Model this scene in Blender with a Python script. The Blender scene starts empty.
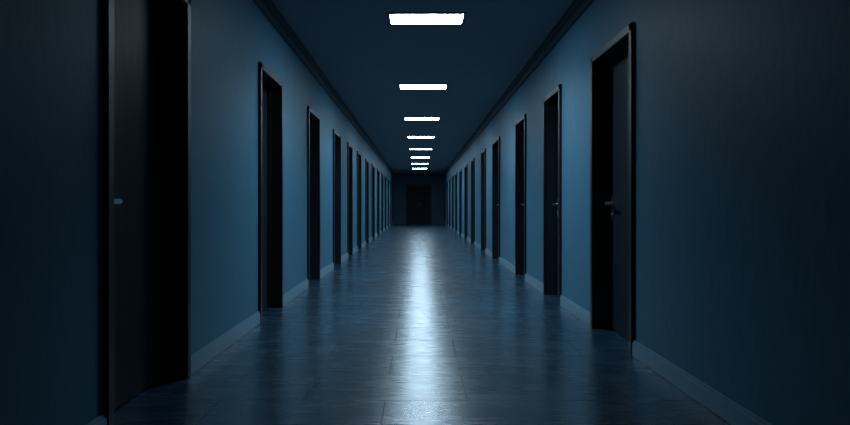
import bpy, bmesh, math
from mathutils import Vector
S=bpy.context.scene
S.view_settings.view_transform='Standard'
S.view_settings.look='None'
XL,XR=-1.25,1.33
H=2.58
Y0,Y1=-3.0,31.0
EYE=0.92
REC=0.11      # door leaf recess
TH=0.24
DOORH=2.05

# ---------------------------------------------------------------- materials
def mat(name):
    m=bpy.data.materials.new(name); m.use_nodes=True
    nt=m.node_tree; b=nt.nodes['Principled BSDF']
    return m,nt,b
def N(nt,t,**k):
    n=nt.nodes.new(t)
    for a,v in k.items(): setattr(n,a,v)
    return n
def ramp(nt,stops):
    r=N(nt,'ShaderNodeValToRGB'); e=r.color_ramp.elements
    e[0].position,e[0].color=stops[0][0],(*stops[0][1],1)
    e[1].position,e[1].color=stops[1][0],(*stops[1][1],1)
    for p,c in stops[2:]:
        x=e.new(p); x.color=(*c,1)
    return r
def textured(name,c1,c2,scale,rough,bump=0.2,dist=0.01,nscale=1.0,spec=0.5,rrange=None,metal=0):
    m,nt,b=mat(name)
    tc=N(nt,'ShaderNodeTexCoord'); mp=N(nt,'ShaderNodeMapping')
    mp.inputs['Scale'].default_value=scale
    nt.links.new(tc.outputs['Object'],mp.inputs['Vector'])
    no=N(nt,'ShaderNodeTexNoise'); no.inputs['Scale'].default_value=nscale
    no.inputs['Detail'].default_value=6; no.inputs['Roughness'].default_value=.6
    nt.links.new(mp.outputs[0],no.inputs['Vector'])
    r=ramp(nt,[(.3,c1),(.7,c2)])
    nt.links.new(no.outputs['Fac'],r.inputs[0]); nt.links.new(r.outputs[0],b.inputs['Base Color'])
    b.inputs['Roughness'].default_value=rough
    b.inputs['Specular IOR Level'].default_value=spec
    b.inputs['Metallic'].default_value=metal
    bu=N(nt,'ShaderNodeBump'); bu.inputs['Strength'].default_value=bump; bu.inputs['Distance'].default_value=dist
    nt.links.new(no.outputs['Fac'],bu.inputs['Height']); nt.links.new(bu.outputs[0],b.inputs['Normal'])
    return m
M_wall=textured('wall_paint',(.052,.146,.212),(.064,.172,.246),(18,18,6),.5,.25,.005,1.6,spec=.08)
M_ceil=textured('ceiling_paint',(.14,.18,.215),(.16,.205,.24),(6,6,6),.8,.1,.003,3)
M_door=textured('door_stained_wood',(.007,.012,.018),(.016,.024,.032),(30,30,1.5),.5,.2,.003,2,spec=.15)
M_frame=textured('door_frame_paint',(.006,.008,.011),(.011,.014,.018),(20,20,3),.45,.1,.002,2,spec=.35)
M_base=textured('baseboard_paint',(.10,.20,.27),(.12,.23,.30),(5,5,5),.35,.05,.002,2)
M_crown=textured('crown_paint',(.022,.045,.065),(.026,.052,.075),(5,5,5),.5,.05,.002,2,spec=.3)
M_metal=textured('brushed_steel',(.6,.62,.65),(.72,.74,.76),(40,40,4),.3,.05,.001,3,metal=1)
M_fix=textured('fixture_frame_metal',(.05,.07,.09),(.07,.09,.11),(10,10,10),.5,.05,.001,3)

# floor
M_floor,nt,b=mat('floor_tiles')
tc=N(nt,'ShaderNodeTexCoord')
mb=N(nt,'ShaderNodeMapping'); mb.inputs['Location'].default_value=(-.234,.1,0)
nt.links.new(tc.outputs['Object'],mb.inputs['Vector'])
br=N(nt,'ShaderNodeTexBrick'); br.offset=.5
br.inputs['Scale'].default_value=1; br.inputs['Brick Width'].default_value=.78; br.inputs['Row Height'].default_value=.42
br.inputs['Mortar Size'].default_value=.003; br.inputs['Mortar Smooth'].default_value=.3
br.inputs['Color1'].default_value=(.6,.6,.6,1); br.inputs['Color2'].default_value=(1,1,1,1); br.inputs['Mortar'].default_value=(.1,.1,.1,1)
nt.links.new(mb.outputs[0],br.inputs['Vector'])
mp=N(nt,'ShaderNodeMapping'); mp.inputs['Scale'].default_value=(1.6,9,1)
nt.links.new(tc.outputs['Object'],mp.inputs['Vector'])
no=N(nt,'ShaderNodeTexNoise'); no.inputs['Scale'].default_value=1.5; no.inputs['Detail'].default_value=5; no.inputs['Roughness'].default_value=.5; no.inputs['Distortion'].default_value=1.4
nt.links.new(mp.outputs[0],no.inputs['Vector'])
r=ramp(nt,[(.3,(.004,.018,.034)),(.7,(.022,.074,.122))])
nt.links.new(no.outputs['Fac'],r.inputs[0])
mx=N(nt,'ShaderNodeMixRGB',blend_type='MULTIPLY'); mx.inputs[0].default_value=1
nt.links.new(r.outputs[0],mx.inputs[1]); nt.links.new(br.outputs['Color'],mx.inputs[2])
nt.links.new(mx.outputs[0],b.inputs['Base Color'])
mr=N(nt,'ShaderNodeMapRange'); mr.inputs['From Min'].default_value=.3; mr.inputs['From Max'].default_value=.7; mr.inputs['To Min'].default_value=.23; mr.inputs['To Max'].default_value=.30
nt.links.new(no.outputs['Fac'],mr.inputs['Value'])
ra=N(nt,'ShaderNodeMath',operation='ADD'); nt.links.new(mr.outputs[0],ra.inputs[0])
rm=N(nt,'ShaderNodeMath',operation='MULTIPLY'); rm.inputs[1].default_value=.3; nt.links.new(br.outputs['Fac'],rm.inputs[0]); nt.links.new(rm.outputs[0],ra.inputs[1])
nt.links.new(ra.outputs[0],b.inputs['Roughness'])
# grout: less reflective than the tile
sp=N(nt,'ShaderNodeMapRange'); sp.inputs['To Min'].default_value=1.0; sp.inputs['To Max'].default_value=.3
nt.links.new(br.outputs['Fac'],sp.inputs['Value']); nt.links.new(sp.outputs[0],b.inputs['Specular IOR Level'])
cw=N(nt,'ShaderNodeMapRange'); cw.inputs['To Min'].default_value=.6; cw.inputs['To Max'].default_value=.1
nt.links.new(br.outputs['Fac'],cw.inputs['Value']); nt.links.new(cw.outputs[0],b.inputs['Coat Weight'])
b.inputs['Coat Roughness'].default_value=.23
b.inputs['Coat IOR'].default_value=1.65
b.inputs['Specular Tint'].default_value=(.78,.9,1,1)
ma=N(nt,'ShaderNodeMath',operation='MULTIPLY'); ma.inputs[1].default_value=.35
nt.links.new(br.outputs['Fac'],ma.inputs[0])
ms=N(nt,'ShaderNodeMath',operation='SUBTRACT'); nt.links.new(no.outputs['Fac'],ms.inputs[0]); nt.links.new(ma.outputs[0],ms.inputs[1])
bu=N(nt,'ShaderNodeBump'); bu.inputs['Strength'].default_value=.3; bu.inputs['Distance'].default_value=.006
nt.links.new(ms.outputs[0],bu.inputs['Height']); nt.links.new(bu.outputs[0],b.inputs['Normal'])

# emissive diffuser
M_em,nt,b=mat('led_diffuser')
b.inputs['Base Color'].default_value=(.8,.85,.9,1)
no=N(nt,'ShaderNodeTexNoise'); no.inputs['Scale'].default_value=3
rr=ramp(nt,[(.0,(.58,.81,1.0)),(1.,(.62,.85,1.0))])
nt.links.new(no.outputs['Fac'],rr.inputs[0]); nt.links.new(rr.outputs[0],b.inputs['Emission Color'])
b.inputs['Emission Strength'].default_value=40

# ---------------------------------------------------------------- mesh helpers
def addbox(bm,x0,x1,y0,y1,z0,z1,bev=0):
    t=bmesh.new()
    v=[t.verts.new((x,y,z)) for x in (x0,x1) for y in (y0,y1) for z in (z0,z1)]
    for f in ((0,1,3,2),(4,6,7,5),(0,4,5,1),(2,3,7,6),(0,2,6,4),(1,5,7,3)):
        t.faces.new([v[i] for i in f])
    bmesh.ops.recalc_face_normals(t,faces=t.faces)
    if bev: bmesh.ops.bevel(t,geom=t.edges[:],offset=bev,segments=2,affect='EDGES')
    me=bpy.data.meshes.new('t'); t.to_mesh(me); bm.from_mesh(me); bpy.data.meshes.remove(me); t.free()
def addcyl(bm,c,axis,r,l,r2=None,seg=24):
    t=bmesh.new()
    bmesh.ops.create_cone(t,cap_ends=True,segments=seg,radius1=r,radius2=r if r2 is None else r2,depth=l)
    q=Vector((0,0,1)).rotation_difference(Vector(axis))
    for v in t.verts: v.co=q@v.co+Vector(c)
    for f in t.faces: f.smooth=len(f.verts)==4
    me=bpy.data.meshes.new('t'); t.to_mesh(me); bm.from_mesh(me); bpy.data.meshes.remove(me); t.free()
def obj(name,bm,m,parent=None):
    me=bpy.data.meshes.new(name); bm.to_mesh(me); bm.free()
    o=bpy.data.objects.new(name,me); S.collection.objects.link(o)
    for x in (m if isinstance(m,list) else [m]): me.materials.append(x)
    if parent: o.parent=parent
    return o

RD=[(3.68,4.56),(5.55,6.28),(7.36,8.1),(9.7,10.6),(11.7,12.5),(14.0,14.85)]
y=16.1
while y<29: RD.append((y,y+.85)); y+=2.1
LD=[(2.38,3.25),(4.69,5.47),(6.76,7.55),(8.8,9.6),(10.6,11.3),(12.3,13.05),(14.2,15.0)]
y=16.2
while y<29: LD.append((y,y+.85)); y+=2.1
ED=(-.62,.70)

# floor / ceiling (ceiling has cut-outs around the panels)
bm=bmesh.new(); addbox(bm,XL-TH,XR+TH,Y0,Y1+TH,-.1,0); obj('floor',bm,M_floor)
LX=.075; LW=.33; LDp=.145
lights=[5.31+3.03*i for i in range(8)]
bm=bmesh.new()
addbox(bm,XL-TH,LX-LW,Y0,Y1+TH,H,H+.15); addbox(bm,LX+LW,XR+TH,Y0,Y1+TH,H,H+.15)
p=Y0
for l in lights:
    addbox(bm,LX-LW,LX+LW,p,l-LDp,H,H+.15); p=l+LDp
addbox(bm,LX-LW,LX+LW,p,Y1+TH,H,H+.15)
obj('ceiling',bm,M_ceil)

def side_wall(name,x,s,doors):
    bm=bmesh.new()
    a,bb=sorted((x,x+s*TH)); p=Y0
    for d0,d1 in doors:
        addbox(bm,a,bb,p,d0+.03,0,H); addbox(bm,a,bb,d0+.03,d1-.03,DOORH-.03,H); p=d1-.03
    addbox(bm,a,bb,p,Y1,0,H)
    bmesh.ops.remove_doubles(bm,verts=bm.verts,dist=1e-5)
    return obj(name,bm,M_wall)
side_wall('wall_left',XL,-1,LD); side_wall('wall_right',XR,1,RD)
bm=bmesh.new()
addbox(bm,XL-TH,ED[0]+.03,Y1,Y1+TH,0,H); addbox(bm,ED[1]-.03,XR+TH,Y1,Y1+TH,0,H); addbox(bm,ED[0]+.03,ED[1]-.03,Y1,Y1+TH,DOORH-.03,H)
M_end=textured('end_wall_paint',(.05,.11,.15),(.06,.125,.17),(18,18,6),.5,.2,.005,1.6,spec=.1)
obj('wall_end',bm,M_end)
bm=bmesh.new(); addbox(bm,XL-TH,XR+TH,Y0-.2,Y0,0,H); obj('wall_back',bm,M_wall)

# baseboards
def baseboard(name,x,s,doors):
    bm=bmesh.new(); p=Y0
    segs=[]
    for d0,d1 in doors: segs.append((p,d0)); p=d1
    segs.append((p,Y1))
    for q0,q1 in segs:
        a,bb=sorted((x,x-s*.018)); addbox(bm,a,bb,q0,q1,0,.085,.003)
        a,bb=sorted((x,x-s*.011)); addbox(bm,a,bb,q0,q1,.083,.10,.003)
    obj(name,bm,M_base)
baseboard('baseboard_left',XL,-1,LD); baseboard('baseboard_right',XR,1,RD)
# crown
def crown(name,x,s):
    bm=bmesh.new()
    a,bb=sorted((x,x-s*.03)); addbox(bm,a,bb,Y0,Y1,H-.11,H,.004)
    a,bb=sorted((x,x-s*.07)); addbox(bm,a,bb,Y0,Y1,H-.05,H,.006)
    obj(name,bm,M_crown)
crown('trim_1',XL,-1); crown('trim_2',XR,1)

# doors
def side_door(i,x,s,d0,d1,near):
    e=bpy.data.objects.new('door_%d'%i,None); S.collection.objects.link(e)
    e.location=(x,(d0+d1)/2,0); 
    w=(d1-d0)/2
    def X(u,v): return sorted((s*u,s*v))   # u measured into the wall
    bm=bmesh.new(); F=.05
    # casing on the wall face, jamb lining through the recess
    for y0,y1,z0,z1 in ((-w,-w+F,0,DOORH),(w-F,w,0,DOORH),(-w,w,DOORH-F,DOORH)):
        a,bb=X(-.022,0.0); addbox(bm,a,bb,y0,y1,z0,z1,.004)
    J=.03
    for y0,y1,z0,z1 in ((-w+J,-w+F,0,DOORH-J),(w-F,w-J,0,DOORH-J),(-w+J,w-J,DOORH-F,DOORH-J)):
        a,bb=X(-.01,TH-.01); addbox(bm,a,bb,y0,y1,z0,z1)
    # stop bead
    for y0,y1,z0,z1 in ((-w+F,-w+F+.015,0,DOORH-F),(w-F-.015,w-F,0,DOORH-F),(-w+F,w-F,DOORH-F-.015,DOORH-F)):
        a,bb=X(REC-.03,REC-.005); addbox(bm,a,bb,y0,y1,z0,z1,.002)
    obj('frame',bm,M_frame,e)
    bm=bmesh.new()
    a,bb=X(REC,REC+.045); addbox(bm,a,bb,-w+F+.002,w-F-.002,.006,DOORH-F-.003,.003)
    obj('leaf',bm,M_door,e)
    bm=bmesh.new()
    hy=(-w+F+.085) if near else (w-F-.085); dr=1 if near else -1
    hz=.94
    a,bb=X(REC-.008,REC+.001); addbox(bm,a,bb,hy-.019,hy+.019,hz-.13,hz+.06,.003)
    addcyl(bm,(s*(REC-.028),hy,hz),(1,0,0),.011,.05)
    a,bb=X(REC-.064,REC-.044); addbox(bm,a,bb,min(hy-dr*.010,hy+dr*.125),max(hy-dr*.010,hy+dr*.125),hz-.011,hz+.011,.006)
    addcyl(bm,(s*(REC-.011),hy,hz-.085),(1,0,0),.009,.010)
    obj('handle',bm,M_metal,e)
    bm=bmesh.new()
    hh=-1 if not near else 1
    for z in (.25,1.0,1.8):
        addcyl(bm,(s*(REC-.004),hh*(w-F-.003),z),(0,0,1),.006,.09,seg=12)
    obj('hinges',bm,M_frame,e)
n=1
for d in LD: side_door(n,XL,-1,*d,True); n+=1
for d in RD: side_door(n,XR,1,*d,False); n+=1
# end double door
e=bpy.data.objects.new('door_%d'%n,None); S.collection.objects.link(e); cx=(ED[0]+ED[1])/2; w=(ED[1]-ED[0])/2; e.location=(cx,Y1,0)
bm=bmesh.new()
for a,bb,z0,z1 in ((-w,-w+.06,0,DOORH),(w-.06,w,0,DOORH),(-w,w,DOORH-.06,DOORH)):
    addbox(bm,a,bb,-.022,0,z0,z1,.004)
for a,bb,z0,z1 in ((-w+.03,-w+.06,0,DOORH-.03),(w-.06,w-.03,0,DOORH-.03),(-w+.03,w-.03,DOORH-.06,DOORH-.03)):
    addbox(bm,a,bb,-.01,TH,z0,z1)
obj('frame',bm,M_frame,e)
bm=bmesh.new(); addbox(bm,-w+.062,-.002,.06,.105,.006,DOORH-.063,.003); addbox(bm,.002,w-.062,.06,.105,.006,DOORH-.063,.003); obj('leaf',bm,M_door,e)
bm=bmesh.new()
for sx in (-.06,.06):
    addcyl(bm,(sx,.015,1.0),(0,0,1),.01,.3); addcyl(bm,(sx,.038,.88),(0,1,0),.007,.05); addcyl(bm,(sx,.038,1.12),(0,1,0),.007,.05)
obj('handle',bm,M_metal,e)

# ceiling panels
for i,l in enumerate(lights):
    e=bpy.data.objects.new('ceiling_light_panel' if i==0 else 'ceiling_light_panel.%03d'%i,None)
    S.collection.objects.link(e); e.location=(LX,l,H)
    bm=bmesh.new()
    for a,bb,c,d in ((-LW-.02,-LW+.012,-LDp-.02,LDp+.02),(LW-.012,LW+.02,-LDp-.02,LDp+.02),(-LW+.012,LW-.012,-LDp-.02,-LDp+.012),(-LW+.012,LW-.012,LDp-.012,LDp+.02)):
        addbox(bm,a,bb,c,d,-.008,0.0,.002)
    addbox(bm,-LW+.002,LW-.002,-LDp+.002,LDp-.002,.03,.1)
    obj('housing',bm,M_fix,e)
    bm=bmesh.new(); addbox(bm,-LW+.012,LW-.012,-LDp+.012,LDp-.012,-.007,.02,.0)
    obj('diffuser',bm,M_em,e)
    L=bpy.data.lights.new('lamp','AREA'); L.shape='RECTANGLE'; L.size=LW*2-.04; L.size_y=LDp*2-.04
    L.energy=26; L.color=(.56,.81,1.0); L.spread=math.radians(132)
    lo=bpy.data.objects.new('lamp',L); S.collection.objects.link(lo); lo.parent=e; lo.location=(0,0,-.0085)

W=bpy.data.worlds.new('world'); S.world=W; W.use_nodes=True
W.node_tree.nodes['Background'].inputs[0].default_value=(.01,.02,.03,1)
W.node_tree.nodes['Background'].inputs[1].default_value=.2

c=bpy.data.cameras.new('camera'); co=bpy.data.objects.new('camera',c); S.collection.objects.link(co); S.camera=co
co.location=(0,0,EYE); co.rotation_euler=(math.pi/2,0,0)
c.sensor_width=36; c.lens=600/850*36; c.shift_x=7/850; c.shift_y=-6.5/850; c.clip_start=.02
